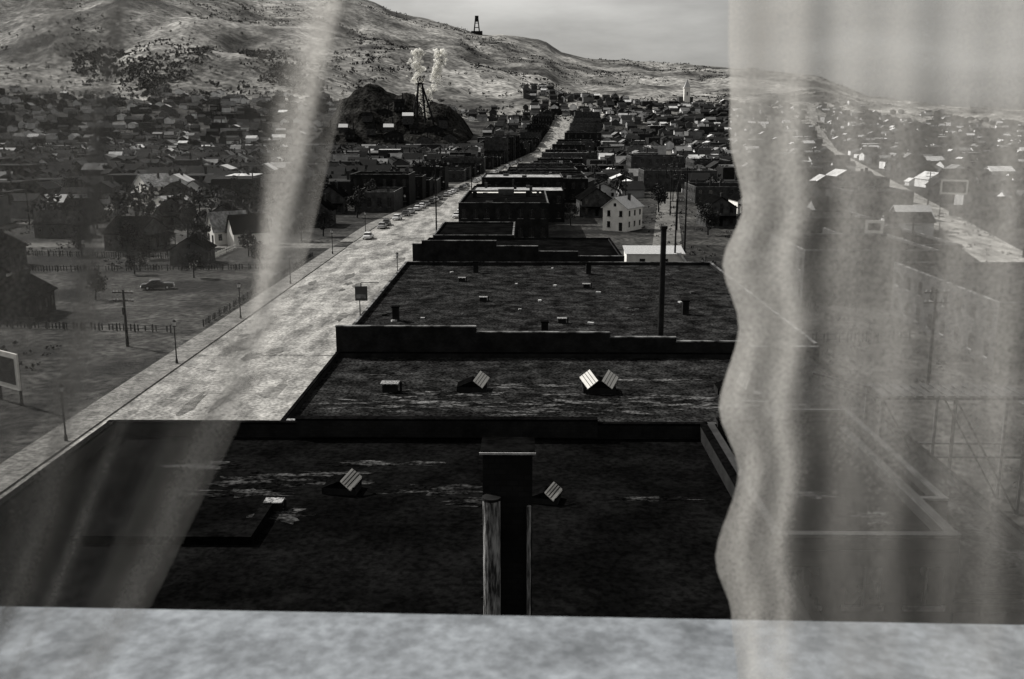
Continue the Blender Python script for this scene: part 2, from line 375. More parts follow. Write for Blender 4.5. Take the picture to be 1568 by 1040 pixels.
house('dark_wooden_house',-86,150,9,8,3.6,2.6,1.5,'wood','tar')
house('dark_wooden_house',-76,252,8,8,3.6,2.6,.1,'wood','tar')
house('dark_wooden_house',-92,262,8,8,4.6,2.6,.1,'brick2','tar')
house('dark_wooden_house',-120,270,8,8,3.6,2.6,1.6,'wood','tar')
house('dark_wooden_house',-88,320,8,9,5,2.6,.1,'wood','tar')
house('dark_wooden_house',-112,320,8,9,5,2.6,.1,'wood','gravel')
house('dark_wooden_house',-100,185,9,8,3.6,2.6,.1,'wood','tar')
house('dark_wooden_house',-64,190,7,7,3.0,2.2,.1,'brick2','tar',porch=False)
house('dark_wooden_house',-72,138,8,7,3.2,2.4,.1,'brick','tar')

mb=MB(); cnt=0
def street_clear(x,y):
    if Lk(y)-24<x<Rk(y)+36 and y<1300: return False
    if abs(x-rx(y))<13: return False
    al=34+.14*(y-240)
    if abs(x-al)<8 and y<900: return False
    for yc in (218,430,560,720):
        if abs(y-yc)<11 and y<800: return False
    if -215<x<-40 and 900<y<1180: return False
    for px,py in placed:
        if abs(px-x)<20 and abs(py-y)<20: return False
    return True
grid=set()
for _ in range(11000):
    y=240+1500*R.random()**1.15
    x=R.uniform(-.6,.65)*y
    gx,gy=round(x/13),round(y/20)
    if (gx,gy) in grid: continue
    x=gx*13+R.uniform(-2,2); y=gy*20+R.uniform(-4,4)
    t=x/y
    lim=1180 if t<.0 else 1600
    if y>lim and R.random()<(y-lim)/220+.25: continue
    if y<345 and -140<x<75: continue
    if not street_clear(x,y): continue
    grid.add((gx,gy))
    z=terr(x,y)-.6
    big=R.random()<.14
    w=R.uniform(6,10)*(1.7 if big else 1); d=R.uniform(7,12)*(1.5 if big else 1); h=R.uniform(2.8,5.5)*(1.4 if big else 1)+.6
    q=R.random(); tw=.85 if q<.20 else (.35 if q<.32 else R.uniform(.015,.09)); q=R.random(); tr=.75 if q<.09 else (.25 if q<.18 else R.uniform(.008,.035))
    rot=R.choice([0,math.pi/2])+R.uniform(-.12,.2)
    if big:
        mb.box(x-w/2,x+w/2,y-d/2,y+d/2,z,z+h,'house',(tw*.5,)*3,rot=.08); mb.box(x-w/2+.3,x+w/2-.3,y-d/2+.3,y+d/2-.3,z+h+.01,z+h+.25,'house',(tr,)*3,rot=.08)
    else: mb.gable(x,y,z,w,d,h,R.uniform(1.6,3),'house','house',rot,(tw,)*3,(tr,)*3)
    if y<900:
        for i in (-1,0,1):
            cx=x+i*w*.3; 
            if rot<1 and not big: mb.box(cx-.45,cx+.45,y-d/2-.5,y-d/2-.1,z+1.4,z+2.7,'house',(.02,)*3)
    if R.random()<.6: mb.box(x+.6,x+1.5,y+1,y+1.9,z+h,z+h+3.4,'house',(.05,)*3)
    if R.random()<.5:
        sx=x+R.uniform(-6,6); tt=R.choice([.02,.05,.6]); mb.gable(sx,y+d*.5+4,z,3.5,4,2.4,1.2,'house','house',rot,(tt,)*3,(tr,)*3)
    cnt+=1
mb.obj('distant_town_houses')
tx=1750*.157; tz=terr(tx,1750)
e=empty('church_tower',(tx,1750,tz)); a=MB(); a.box(-5,5,-5,5,-3,26,'white'); a.box(-5.8,5.8,-5.8,5.8,26.01,27.5,'white'); a.box(-1,1,-5.2,-5.02,14,20,'glass'); a.box(-12,12,5.1,30,-3,12,'wood'); a.obj('walls',e)
a=MB()
for p,q in (((-5,-5),(5,-5)),((5,-5),(5,5)),((5,5),(-5,5)),((-5,5),(-5,-5))): a.face([(p[0],p[1],27.6),(q[0],q[1],27.6),(0,0,42)],'tin')
a.obj('spire',e)

# ---------------------------------------------------------------- trees
def leafcloud(mb,c,rad,n,ls,k,rr):
    for _ in range(n):
        while True:
            p=Vector((rr.uniform(-1,1),rr.uniform(-1,1),rr.uniform(-1,1)))
            if p.length<1: break
        p=Vector((p.x*rad[0],p.y*rad[1],p.z*rad[2]))+Vector(c)
        a=Vector((rr.gauss(0,1),rr.gauss(0,1),rr.gauss(0,1))).normalized(); b=a.orthogonal().normalized()
        s=ls*rr.uniform(.6,1.4)
        mb.face([p-a*s,p+b*s*.7,p+a*s,p-b*s*.6],k)
def tree(x,y,h,seed):
    rr=random.Random(seed); mb=MB()
    top=Vector((rr.uniform(-.4,.4),rr.uniform(-.4,.4),h*.75)); mb.tube((0,0,0),top*.5,h*.03,h*.02,'bark',7); mb.tube(top*.5,top,h*.02,h*.006,'bark',6)
    for i in range(11):
        t=rr.uniform(.3,.9); b=top*t; an=rr.uniform(0,6.28); ln=h*rr.uniform(.15,.3)*(1.2-t*.5)
        e_=b+Vector((math.cos(an)*ln,math.sin(an)*ln,ln*rr.uniform(.3,.9)))
        mb.tube(b,e_,h*.011,h*.004,'bark',5)
        leafcloud(mb,e_,(h*.15,h*.15,h*.13),85,h*.03,'leaf',rr)
    leafcloud(mb,(top.x,top.y,h*.85),(h*.15,h*.15,h*.14),100,h*.03,'leaf',rr)
    return mb.obj('tree',None,(x,y,0),rr.uniform(0,6))
for i,(x,y,h) in enumerate([(-74,204,6.5),(-79,232,8),(-92,222,7),(-60,245,8),(-47.5,282,9),(-49,320,9),(-120,300,9),(-135,220,8),(-99,262,7),(-150,330,9),(-72,352,10),(-90,310,8),(-56,200,5.5),(-118,190,6),(44,240,8),(58,245,8),(12,262,6),(40,300,9),(80,222,8),(-70,176,5),(-160,240,8),(-62,270,8),(-84,280,9),(-108,250,7),(-66,150,5),(-58,310,9),(-52,346,9),(-140,285,8),(-98,340,9),(-90,200,6),(-76,196,6),(-82,203,7),(-70,214,6),(-80,142,6),(-94,158,6),(-58,172,5),(-50,186,5),(-48,236,7),(-51,226,6)]):
    tree(x,y,h,100+i)
mb=MB()
for _ in range(2800):
    y=250+1500*R.random()**1.2; x=R.uniform(-.6,.62)*y
    if y<345 and -60<x<70: continue
    if not street_clear(x,y): continue
    h=R.uniform(4,9); z=terr(x,y)
    mb.tube((x,y,z-.5),(x,y,z+h*.5),.25,.12,'bark',4,cap=False)
    for j in range(3):
        leafcloud(mb,(x+R.uniform(-1,1)*h*.18,y+R.uniform(-1,1)*h*.18,z+h*R.uniform(.4,.8)),(h*.25,h*.25,h*.2),14,h*.09,'leaf',R)
mb.obj('distant_trees')
mb=MB()
for _ in range(8000):
    y=1200+1800*R.random(); t=R.uniform(-.45,.45); x=t*y
    if noise.noise(Vector((x*.006,y*.003,0)))<0.02: continue
    z=terr(x,y); leafcloud(mb,(x,y,z+.6),(9,8,1.2),5,2.2,'leaf',R)
for _ in range(650):
    t=R.uniform(-.44,-.20); y=1440+R.gauss(0,55)+90*math.sin(t*40)+200*abs(t+.31); x=t*y
    if noise.noise(Vector((x*.015,y*.01,4)))<-.1: continue
    z=terr(x,y); leafcloud(mb,(x,y,z+2),(10,9,3),7,2.8,'leaf',R)
mb.obj('hillside_scrub')
mb=MB()
for _ in range(4600):
    y=R.uniform(62,330); x=R.choice([R.uniform(-.6,-.1)*y-44, R.uniform(30,40+.5*y)])
    if x>-43 and x<30: continue
    if noise.noise(Vector((x*.05,y*.05,5)))<-.05: continue
    r=R.uniform(.3,1.0); leafcloud(mb,(x,y,.2),(r,r,.35),9,.22,'leaf' if R.random()<.92 else 'wood',R)
mb.obj('brush')

# ---------------------------------------------------------------- street furniture
def lamp(x,y,side=1):
    mb=MB(); mb.tube((0,0,.0),(0,0,.5),.16,.13,'metal',8); mb.tube((0,0,.5),(0,0,4.2),.085,.06,'metal',8)
    mb.tube((0,0,4.2),(0,0,4.35),.16,.18,'metal',8); mb.tube((0,0,4.35),(0,0,4.8),.17,.24,'tin',8); mb.tube((0,0,4.8),(0,0,5.05),.3,.05,'metal',8)
    return mb.obj('street_lamp',None,(x,y,.15))
for x,y in ((-39.3,81),(-39.3,108.8),(-39.4,135),(-39.4,165),(-39.5,203),(-39,243),(-21.6,167),(-21.6,128),(-36,300),(-30,370),(-21,450)): lamp(x,y)
PT={}
def upole(x,y,h,rot=0,arms=2):
    mb=MB(); mb.tube((0,0,-.2),(0,0,h),.2,.12,'darkwood',8)
    for i in range(arms):
        z=h-.4-1.0*i; mb.box(-1.3,1.3,-.2,-.1,z,z+.14,'darkwood')
        for q in (-1.15,-.7,.7,1.15): mb.tube((q,-.15,z+.142),(q,-.15,z+.34),.05,.03,'tin',6)
    mb.tube((0,-.2,h-3),(0,-.2,h-2.1),.22,.22,'metal',8)
    PT[(x,y)]=h
    return mb.obj('utility_pole',None,(x,y,0),rot)
for x,y,h in ((-21.2,238,16.5),(33.4,208,17.5),(27.5,182,13),(30,300,12),(-17.6,330,12),(-76,296,10),(-44,420,12),(46,330,13),(62,160,12),(56,100,11),(-110,170,9),(-48.5,118,7),(40,96,11),(84,130,12),(100,200,12),(140,260,12),(-90,400,12),(-30,500,12),(16,560,12),(120,300,12),(70,420,12),(-130,260,11),(-60,280,11),(-95,350,11),(38,250,14),(42,290,13),(50,340,13),(60,400,13)): upole(x,y,h,R.uniform(-.2,.2),R.choice([1,2]))
mb=MB()
for a_,b_ in (((27.5,182),(33.4,208)),((33.4,208),(38,250)),((38,250),(42,290)),((42,290),(50,340)),((50,340),(60,400)),((40,96),(62,160)),((-21.2,238),(-17.6,330)),((56,100),(84,130)),((62,160),(100,200))):
    for off in (-1.1,1.1):
        p=Vector((a_[0]+off,a_[1],PT[a_]-.1)); q=Vector((b_[0]+off,b_[1],PT[b_]-.1)); prev=p
        for i in range(1,11):
            t=i/10; c=p.lerp(q,t); c.z-=4*t*(1-t)*1.0; mb.tube(prev,c,.02,.02,'metal',3,cap=False); prev=c
mb.obj('overhead_wires')
mb=MB(); mb.box(-.75,.75,-.12,.12,-1.0,.8,'card'); mb.box(-.6,.6,-.135,-.125,-.7,-.2,'coping'); mb.box(-.05,.05,-.05,.05,.8,1.2,'metal'); mb.box(0,2.2,-.04,.04,1.2,1.28,'metal')
mb.obj('hanging_shop_sign',None,(-20.2,121,6.2))
def billboard(x,y,w,h,zb,rot):
    mb=MB(); mb.box(-w/2,w/2,-.1,.1,zb,zb+h,'white'); mb.box(-w/2+.5,w/2-.5,-.13,-.104,zb+.5,zb+h-.5,'darkwood')
    for q in (-w/2+.4,w/2-.4): mb.box(q-.1,q+.1,.104,.3,0,zb+h*.8,'darkwood')
    mb.obj('billboard',None,(x,y,0),rot)
billboard(-50.3,93,4.6,3.6,1.6,-.6); billboard(118,278,7,4,7,-.4); billboard(60,172,3,2.2,8,-.4)
mb=MB(); mb.tube((0,0,5.6),(0,0,16.8),.3,.27,'metal',12); mb.tube((0,0,16.8),(0,0,17.1),.36,.36,'metal',12); mb.box(-.6,.6,-.6,.6,5.5,6.3,'brick')
for an in (0,2.1,4.2): mb.tube((0,0,14),(4*math.cos(an),4*math.sin(an),5.75),.015,.015,'metal',4)
mb.obj('smokestack',None,(13.3,95.6,0))
mb=MB(); mb.box(-.55,.5,-.45,.45,0,6.85,'brick'); mb.box(-.6,.55,-.5,.5,6.85,6.9,'tar'); mb.box(-.62,.57,-.53,-.502,6.84,6.885,'tin')
mb.tube((-.36,-.66,0),(-.36,-.66,5.9),.185,.185,'rust',16); mb.tube((-.36,-.66,5.9),(-.36,-.66,5.96),.2,.2,'metal',16)
mb.tube((.43,-.52,0),(.43,-.52,5.7),.045,.045,'rust',8)
for z in (1.5,3.5,5.2): mb.box(-.6,-.13,-.48,-.452,z,z+.06,'metal')
mb.obj('brick_chimney',None,(-.33,20.4,13.3))
def skylight(x,y,z,s=1.0,rot=0,both=True):
    mb=MB(); mb.box(-1.3*s,1.3*s,-.9*s,.9*s,0,.5*s,'darkwood')
    # dark felt hood
    for sx in ((-1,1) if both else (-1,1)):
        p=[(0,-.9,1.05),(0,.9,1.05),(sx*1.3,.9,.503),(sx*1.3,-.9,.503)]
        mb.face([(a*s,b*s,c*s) for a,b,c in p],'tar')
    mb.face([(-1.3*s,.9*s,.503*s),(1.3*s,.9*s,.503*s),(0,.9*s,1.05*s)],'tar'); mb.face([(-1.3*s,-.9*s,.503*s),(1.3*s,-.9*s,.503*s),(0,-.9*s,1.05*s)],'tar')
    # sash propped open: white glazed frame lying back towards the sky, skewed on its hinge
    def sash(sx):
        p=[(sx*.15,-.95,1.12),(sx*.75,.25,1.72),(sx*1.55,.15,1.12),(sx*.95,-1.15,.52)]
        q=[Vector((a*s,b*s,c*s)) for a,b,c in p]
        mb.face(q,'white'); dn=Vector((0,.03,-.06))
        mb.face([v+dn for v in q[::-1]],'darkwood')
        for i in range(4): mb.face([q[i],q[(i+1)%4],q[(i+1)%4]+dn,q[i]+dn],'white')
        for t in (.25,.5,.75):
            a=q[0].lerp(q[3],t)+Vector((0,-.02,.03)); b=q[1].lerp(q[2],t)+Vector((0,-.02,.03)); mb.tube(a,b,.02,.02,'metal',4)
        mb.tube(q[2],(q[2].x-.1*sx,q[2].y+.1,.4*s),.02,.02,'metal',4)
    for sx in ((-1,1) if both else (1,)): sash(sx)
    mb.obj('roof_skylight',None,(x,y,z),rot)
skylight(-4.4,80.5,4.9,.95,0,False); skylight(6.2,80.3,4.9,1.05,0,True); skylight(17.2,80.2,4.9,1.0,.0,False)
skylight(-6.9,35.5,13.3,.5,-.1,False); skylight(.75,34.6,13.3,.42,-.2,False)
def vent(x,y,z,s=1):
    mb=MB(); mb.box(-.6*s,.6*s,-.4*s,.4*s,0,.7*s,'darkwood'); mb.box(-.75*s,.75*s,-.55*s,.55*s,.72*s,.8*s,'rust'); mb.tube((.9*s,0,0),(.9*s,0,.9*s),.1*s,.1*s,'metal',8)
    mb.obj('roof_vent',None,(x,y,z))
vent(-11.2,80,4.9); vent(-9.0,33.6,13.3,.45); vent(-11,100,5.7,.8); vent(-5,118,5.7,.7); vent(-8.5,133,5.7,.7); vent(4,105,5.7,.7); vent(8,128,5.7,.7); vent(-17,70,4.9,.7)
for x,y in ((2,98),(-14,106),(18,110),(9,140),(-7,141)):
    mb=MB(); mb.box(-.35,.35,-.35,.35,0,1.5,'brick'); mb.box(-.42,.42,-.42,.42,1.5,1.6,'tar'); mb.obj('brick_chimney',None,(x,y,5.7))
mb=MB()
def beam(p,q,t,k='wood'): mb.tube(p,q,t,t,k,4)
for x in (0,5,10):
    for y in (0,3): beam((x,y,0),(x,y,8.5),.14)
for y in (0,3):
    beam((0,y,8.4),(10,y,8.4),.12); beam((0,y,4.2),(10,y,4.2),.1); beam((0,y,8.4),(5,y,0),.09); beam((5,y,8.4),(10,y,0),.09); beam((-4,y,9.4),(0,y,8.4),.1)
for i in range(14): mb.box(i*.73,i*.73+.5,-.2,3.2,8.55,8.63,'wood')
for i in range(12):
    mb.box(10+i*.5,10.5+i*.5,.4,2.6,8.2-i*.66,8.27-i*.66,'tin')
mb.obj('timber_trestle',None,(24.5,66,0))
def fence(x0,y0,x1,y1,h,k,name='wooden_fence'):
    mb=MB(); L_=math.hypot(x1-x0,y1-y0); n=int(L_/2.4); dx,dy=(x1-x0)/n,(y1-y0)/n; an=math.atan2(dy,dx)
    for i in range(n+1): mb.box(x0+dx*i-.07,x0+dx*i+.07,y0+dy*i-.07,y0+dy*i+.07,0,h,k)
    for z in (h*.35,h*.8): mb.tube((x0,y0,z),(x1,y1,z),.05,.05,k,4)
    for i in range(int(L_/.5)):
        if R.random()<.25: continue
        t=i*.5/L_; px=x0+(x1-x0)*t; py=y0+(y1-y0)*t; mb.box(px-.09,px+.09,py-.03,py+.03,.1,h*(.8+.2*R.random()),k,rot=an)
    mb.obj(name)
fence(-43,130,-43,200,1.0,'wood'); fence(-46,126,-95,132,1.1,'wood'); fence(-95,178,-46,182,1.2,'wood'); fence(-62,182,-62,212,1.2,'white'); fence(32,120,48,122,1.5,'wood'); fence(32,145,50,146,1.5,'wood'); fence(-140,205,-70,196,1.3,'wood')

def car(x,y,k,rot):
    mb=MB()
    def sec(px,hw,zb,zt):
        return [(px,-hw*.9,zb),(px,-hw,zb+.15),(px,-hw,zt-.22),(px,-hw*.82,zt),(px,0,zt+.04),(px,hw*.82,zt),(px,hw,zt-.22),(px,hw,zb+.15),(px,hw*.9,zb)]
    mb.loft([sec(*q) for q in ((-2.55,.72,.42,.8),(-2.4,.88,.33,.95),(-1.5,.95,.3,1.03),(-.6,.95,.3,1.02),(.7,.95,.3,1.05),(1.7,.94,.3,1.04),(2.35,.88,.33,.95),(2.5,.74,.42,.8))],k)
    def cab(px,hw,zb,zt): return [(px,-.86,zb),(px,-hw,zt-.04),(px,-hw*.7,zt),(px,hw*.7,zt),(px,hw,zt-.04),(px,.86,zb)]
    mb.loft([cab(-1.75,.8,1.0,1.06),cab(-1.05,.66,1.0,1.5),cab(.3,.68,1.0,1.54),cab(1.0,.8,1.0,1.06)],'glass')
    mb.loft([[(px,-hw,z),(px,-hw*.7,z+.07),(px,hw*.7,z+.07),(px,hw,z)] for px,hw,z in ((-1.2,.6,1.44),(-.9,.68,1.52),(.2,.7,1.55),(.45,.6,1.47))],k)
    for px in (-.4,): 
        for s_ in (-1,1): mb.tube((px,s_*.86,1.02),(px,s_*.68,1.5),.05,.05,k,4)
    for wx in (-1.55,1.5):
        for s_ in (-1,1):
            mb.tube((wx,s_*.72,.34),(wx,s_*.965,.34),.34,.34,'tire',14); mb.tube((wx,s_*.966,.34),(wx,s_*.985,.34),.17,.15,'chrome',10)
    for px in (-2.62,2.56): mb.box(px-.06,px+.06,-.88,.88,.42,.58,'chrome')
    for s_ in (-1,1): mb.tube((2.42,s_*.68,.78),(2.53,s_*.68,.78),.11,.11,'chrome',10)
    mb.obj('parked_car',None,(x,y,.02),rot)
ca=['carw','carg','card','carw','card','carg','carw']
i=0
for y in (231,254,262,276,288,295,306,314,322,332,339,347,362,370,378,386,401,409,417,444,452,460,470,479,487,496,505,520,532,546,575,590,600,612,630,640,650,668,680,690):
    car(Lk(y)+2.2,y,ca[i%7],math.pi/2 - (.08 if y>262 else 0)+R.uniform(-.02,.02)); i+=1
for y in (282,300,309,325,345,352,376,394,412,460,475,490,510,530,590,610,640,660): 
    car(Rk(y)-1.8,y,ca[(i*3+int(y))%7],-math.pi/2-.08); i+=1
car(-60,160,'card',.3); car(60,96,'card',.2); car(140,240,'carw',1.2)

# ---------------------------------------------------------------- mine
hv=[];hf=[];nx,ny=110,56
prof=[(-210,4),(-196,32),(-186,46),(-172,57),(-160,64),(-150,62),(-142,57),(-132,53),(-120,55),(-105,50),(-90,47),(-78,42),(-62,25),(-50,8),(-40,-4)]
def pr(x):
    if x<=prof[0][0]: return prof[0][1]-(prof[0][0]-x)*1.0
    for (a,h),(b,h2) in zip(prof[:-1],prof[1:]):
        if x<=b: return h+(h2-h)*(x-a)/(b-a)
    return prof[-1][1]
def shp(d):
    tb=[(0,0),(.12,.30),(.2,.34),(.3,.56),(.36,.6),(.5,1),(.62,1),(1,0)]
    for (a,h),(b,h2) in zip(tb[:-1],tb[1:]):
        if d<=b: return h+(h2-h)*(d-a)/(b-a)
    return 0
def heap(x,y):
    return pr(x)*shp(min(1,max(0,(y-905)/250)))+noise.fractal(Vector((x*.05,y*.03,0)),.9,2,5)*4-2
for j in range(ny+1):
    for i in range(nx+1):
        x=-225+190*i/nx; y=905+250*j/ny
        hv.append((x,y,max(heap(x,y),terr(x,y)-4)))
for j in range(ny):
    for i in range(nx):
        a=j*(nx+1)+i; hf.append((a,a+1,a+nx+2,a+nx+1))
me=bpy.data.meshes.new('mine_waste_heap'); me.from_pydata(hv,[],hf); me.materials.append(M['heap'])
o=bpy.data.objects.new('mine_waste_heap',me); col.objects.link(o)
rm=random.Random(8)
for (x,y,w,d,h) in ((-128,952,16,9,7),(-104,948,12,8,6),(-86,955,18,9,7),(-150,968,14,9,6),(-112,972,20,10,8),(-80,985,16,9,8),(-170,950,14,8,6),(-70,940,12,8,5),(-142,935,12,8,6),(-120,925,18,8,7),(-92,922,14,8,6),(-160,925,14,8,6),(-182,935,12,8,6),(-136,990,14,9,7),(-124,1005,14,10,9)):
    kk='brick2' if rm.random()<.5 else 'brick'
    e=empty('mine_shed',(x,y,heap(x,y)-2),.1); a=MB(); a.gable(0,0,0,w,d,h,3,kk,'tar' if rm.random()<.7 else 'tin',math.pi/2 if rm.random()<.5 else 0); a.box(w*.2,w*.2+1,0,1,h,h+9,'metal'); a.obj('walls_and_roof',e)
    a=MB()
    for i in range(3): a.box(-w*.3+i*w*.25,-w*.3+i*w*.25+1.4,-max(w,d)/2-.2,-max(w,d)/2-.02,2,4,'glass')
    a.obj('windows',e)
mb=MB()
def fr(p,q,t=.55): mb.tube(p,q,t,t,'metal',5)
for s1 in (-1,1):
    for s2 in (-1,1):
        fr((s1*5,s2*5,-10),(s1*2,s2*2.5,34),.7)
for z in (4,12,20,28):
    w=5-3*(z+6)/40; 
    for a,b in (((-w,-w),(w,-w)),((w,-w),(w,w)),((w,w),(-w,w)),((-w,w),(-w,-w))): fr((a[0],a[1],z),(b[0],b[1],z),.35)
    fr((-w,-w,z),(w*.8,-w*.8,z+8),.3); fr((w,-w,z),(-w*.8,-w*.8,z+8),.3)
for s2 in (-1,1):
    fr((16,s2*5,-14),(2,s2*2.5,33),.7); fr((-13,s2*5,-14),(-2,s2*2.5,30),.5); fr((10,s2*4,6),(2.5,s2*3,10),.3)
mb.box(-3.5,3.5,-3.5,3.5,34,35,'metal')
for i in range(16):
    a=i*math.pi/8; b=(i+1)*math.pi/8
    for yy in (-1.4,1.4):
        fr((3*math.cos(a),yy,38.2+3*math.sin(a)),(3*math.cos(b),yy,38.2+3*math.sin(b)),.3)
        if i%2==0: fr((0,yy,38.2),(3*math.cos(a),yy,38.2+3*math.sin(a)),.12)
fr((-2,0,35),(0,0,42),.25); fr((2,0,35),(0,0,42),.25)
HZ=heap(-101,985)
mb.obj('mine_headframe',None,(-101,985,HZ+2))
mb=MB()
for s1 in (-1,1):
    for s2 in (-1,1): mb.tube((s1*9,s2*9,-8),(s1*3.5,s2*3.5,44),1.8,1.5,'metal',5)
for z in (6,18,30): 
    w=9-6.5*(z+8)/52
    for a,b in (((-w,-w),(w,-w)),((w,-w),(w,w)),((w,w),(-w,w)),((-w,w),(-w,-w))): mb.tube((a[0],a[1],z),(b[0],b[1],z),.8,.8,'metal',4)
mb.box(-5,5,-5,5,34,50,'metal'); mb.box(-16,16,-8,8,-8,8,'metal')
tx=-.047*2970; mb.obj('mine_headframe',None,(tx,2970,terr(tx,2970)))
sm=bpy.data.materials.new('steam'); sm.use_nodes=True; nt=sm.node_tree;N=nt.nodes;L=nt.links
b=N['Principled BSDF']; b.inputs['Base Color'].default_value=(.97,.96,.92,1); b.inputs['Roughness'].default_value=1; b.inputs['Specular IOR Level'].default_value=0
tc=N.new('ShaderNodeTexCoord'); n=N.new('ShaderNodeTexNoise'); n.inputs['Scale'].default_value=.35; n.inputs['Detail'].default_value=6; L.new(tc.outputs['Object'],n.inputs['Vector'])
mr=N.new('ShaderNodeMapRange'); mr.inputs['From Min'].default_value=.36; mr.inputs['From Max'].default_value=.62; mr.inputs['To Max'].default_value=.75; L.new(n.outputs['Fac'],mr.inputs['Value']); L.new(mr.outputs['Result'],b.inputs['Alpha'])
tl=N.new('ShaderNodeBsdfTranslucent'); tl.inputs['Color'].default_value=(.97,.96,.92,1); tp=N.new('ShaderNodeBsdfTransparent'); mm=N.new('ShaderNodeMixShader'); L.new(mr.outputs['Result'],mm.inputs[0]); L.new(tp.outputs[0],mm.inputs[1]); L.new(tl.outputs[0],mm.inputs[2])
m3=N.new('ShaderNodeMixShader'); m3.inputs[0].default_value=.5; L.new(b.outputs[0],m3.inputs[1]); L.new(mm.outputs[0],m3.inputs[2]); L.new(m3.outputs[0],N['Material Output'].inputs['Surface'])
M['steam']=sm
mb=MB()
bm=bmesh.new(); bmesh.ops.create_icosphere(bm,subdivisions=2,radius=1); ico_v=[v.co.copy() for v in bm.verts]; ico_f=[[v.index for v in f.verts] for f in bm.faces]; bm.free()
for i in range(330):
    t=R.random()**.9; br=i%2
    cx=(1+(13*t if br else -9*t)+2.5*math.sin(t*8+br*2)); cz=72*t; cy=R.uniform(-3,3)
    if br and t>.8: cx+=3
    cx+=R.gauss(0,1)*(1.0+3.2*t); r=R.uniform(.5,1.8)*(.7+t*1.0)
    base=len(mb.v)
    vs=[Vector((cx,cy,cz))+v*r*(1+.9*noise.noise(v*1.9+Vector((i,0,0)))) for v in ico_v]
    mb.v+=[tuple(v) for v in vs]
    for f in ico_f: mb.f.append(tuple(base+q for q in f)); mb.m.append(mb.mi('steam')); mb.t.append((1,1,1)); mb.sm.append(True)
mb.obj('steam_plume',None,(-99,1000,HZ-4))

# ---------------------------------------------------------------- hotel
H=27.0
e=empty('hotel_building',(0,0,0),math.radians(-1.4))
yi,yo=.92,1.2; zb=H-.645; zt=H+1.15; ox=.98
a=MB()
a.box(-14,-ox,yi,yo,0,40,'brick2'); a.box(ox,14,yi,yo,0,40,'brick2'); a.box(-ox,ox,yi,yo,0,zb-.14,'brick2'); a.box(-ox,ox,yi,yo,zt,40,'brick2')
a.obj('front_wall',e)
a=MB(); a.box(-14,14,-16,-4.9,0,40,'brick2'); a.box(-14,-3.1,-4.9,yi-.004,0,40,'brick2'); a.box(3.1,14,-4.9,yi-.004,0,40,'brick2'); a.box(-3.1,3.1,-4.9,yi-.004,0,H-1.55,'brick2'); a.box(-3.1,3.1,-4.9,yi-.004,H+1.5,40,'brick2'); a.obj('building_mass',e)
a=MB(); a.box(-3.0,3.0,-4.8,yi-.01,H-1.54,H-1.5,'wood'); a.box(-3.0,3.0,-4.8,yi-.01,H+1.45,H+1.49,'plaster'); a.box(-3.09,-3.01,-4.8,yi-.01,H-1.5,H+1.45,'plaster'); a.box(3.01,3.09,-4.8,yi-.01,H-1.5,H+1.45,'plaster'); a.box(-3.0,3.0,-4.89,-4.81,H-1.5,H+1.45,'plaster'); a.obj('room_lining',e)
o_=MB(); o_.box(-ox-.1,ox+.1,yi+.0,yo+.02,zb-.13,zb,'sill'); so=o_.obj('window_sill',e)
bv=so.modifiers.new('b','BEVEL'); bv.width=.006; bv.segments=3
a=MB(); a.box(-ox,-ox+.05,yi+.06,yi+.12,zb+.003,zt-.003,'white'); a.box(ox-.05,ox,yi+.06,yi+.12,zb+.003,zt-.003,'white'); a.box(-ox+.052,ox-.052,yi+.06,yi+.12,zt-.4,zt-.35,'white'); a.obj('window_frame',e)

# ---------------------------------------------------------------- sheer curtains
cm=bpy.data.materials.new('sheer_curtain_fabric'); cm.use_nodes=True; nt=cm.node_tree;N=nt.nodes;L=nt.links
for n_ in list(N): N.remove(n_)
out=N.new('ShaderNodeOutputMaterial'); tr=N.new('ShaderNodeBsdfTransparent'); tl=N.new('ShaderNodeBsdfTranslucent'); df=N.new('ShaderNodeBsdfDiffuse')
at=N.new('ShaderNodeAttribute'); at.attribute_name='weave_shade'
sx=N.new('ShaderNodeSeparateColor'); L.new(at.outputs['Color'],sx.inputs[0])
fab=N.new('ShaderNodeVectorMath'); fab.operation='SCALE'; fab.inputs[0].default_value=(.66,.64,.605); L.new(sx.outputs['Green'],fab.inputs['Scale'])  # green channel scales cloth colour; carries the left curtain's painted fold shade
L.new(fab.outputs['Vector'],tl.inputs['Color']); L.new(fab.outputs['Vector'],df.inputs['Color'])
m1=N.new('ShaderNodeMixShader'); m1.inputs[0].default_value=.25; L.new(tl.outputs[0],m1.inputs[1]); L.new(df.outputs[0],m1.inputs[2])
tc=N.new('ShaderNodeTexCoord'); n1=N.new('ShaderNodeTexNoise'); n1.inputs['Scale'].default_value=480; n1.inputs['Detail'].default_value=4; n1.inputs['Roughness'].default_value=.8; L.new(tc.outputs['Object'],n1.inputs['Vector'])
n2=N.new('ShaderNodeTexNoise'); n2.inputs['Scale'].default_value=18; n2.inputs['Detail'].default_value=5; mp=N.new('ShaderNodeMapping'); mp.inputs['Scale'].default_value=(2.5,1,.4); L.new(tc.outputs['Object'],mp.inputs['Vector']); L.new(mp.outputs[0],n2.inputs['Vector'])
r1=N.new('ShaderNodeMapRange'); r1.inputs['From Min'].default_value=.3; r1.inputs['From Max'].default_value=.7; r1.inputs['To Min'].default_value=.5; r1.inputs['To Max'].default_value=1.5; L.new(n1.outputs['Fac'],r1.inputs['Value'])
r2=N.new('ShaderNodeMapRange'); r2.inputs['From Min'].default_value=.3; r2.inputs['From Max'].default_value=.7; r2.inputs['To Min'].default_value=.84; r2.inputs['To Max'].default_value=1.16; L.new(n2.outputs['Fac'],r2.inputs['Value'])
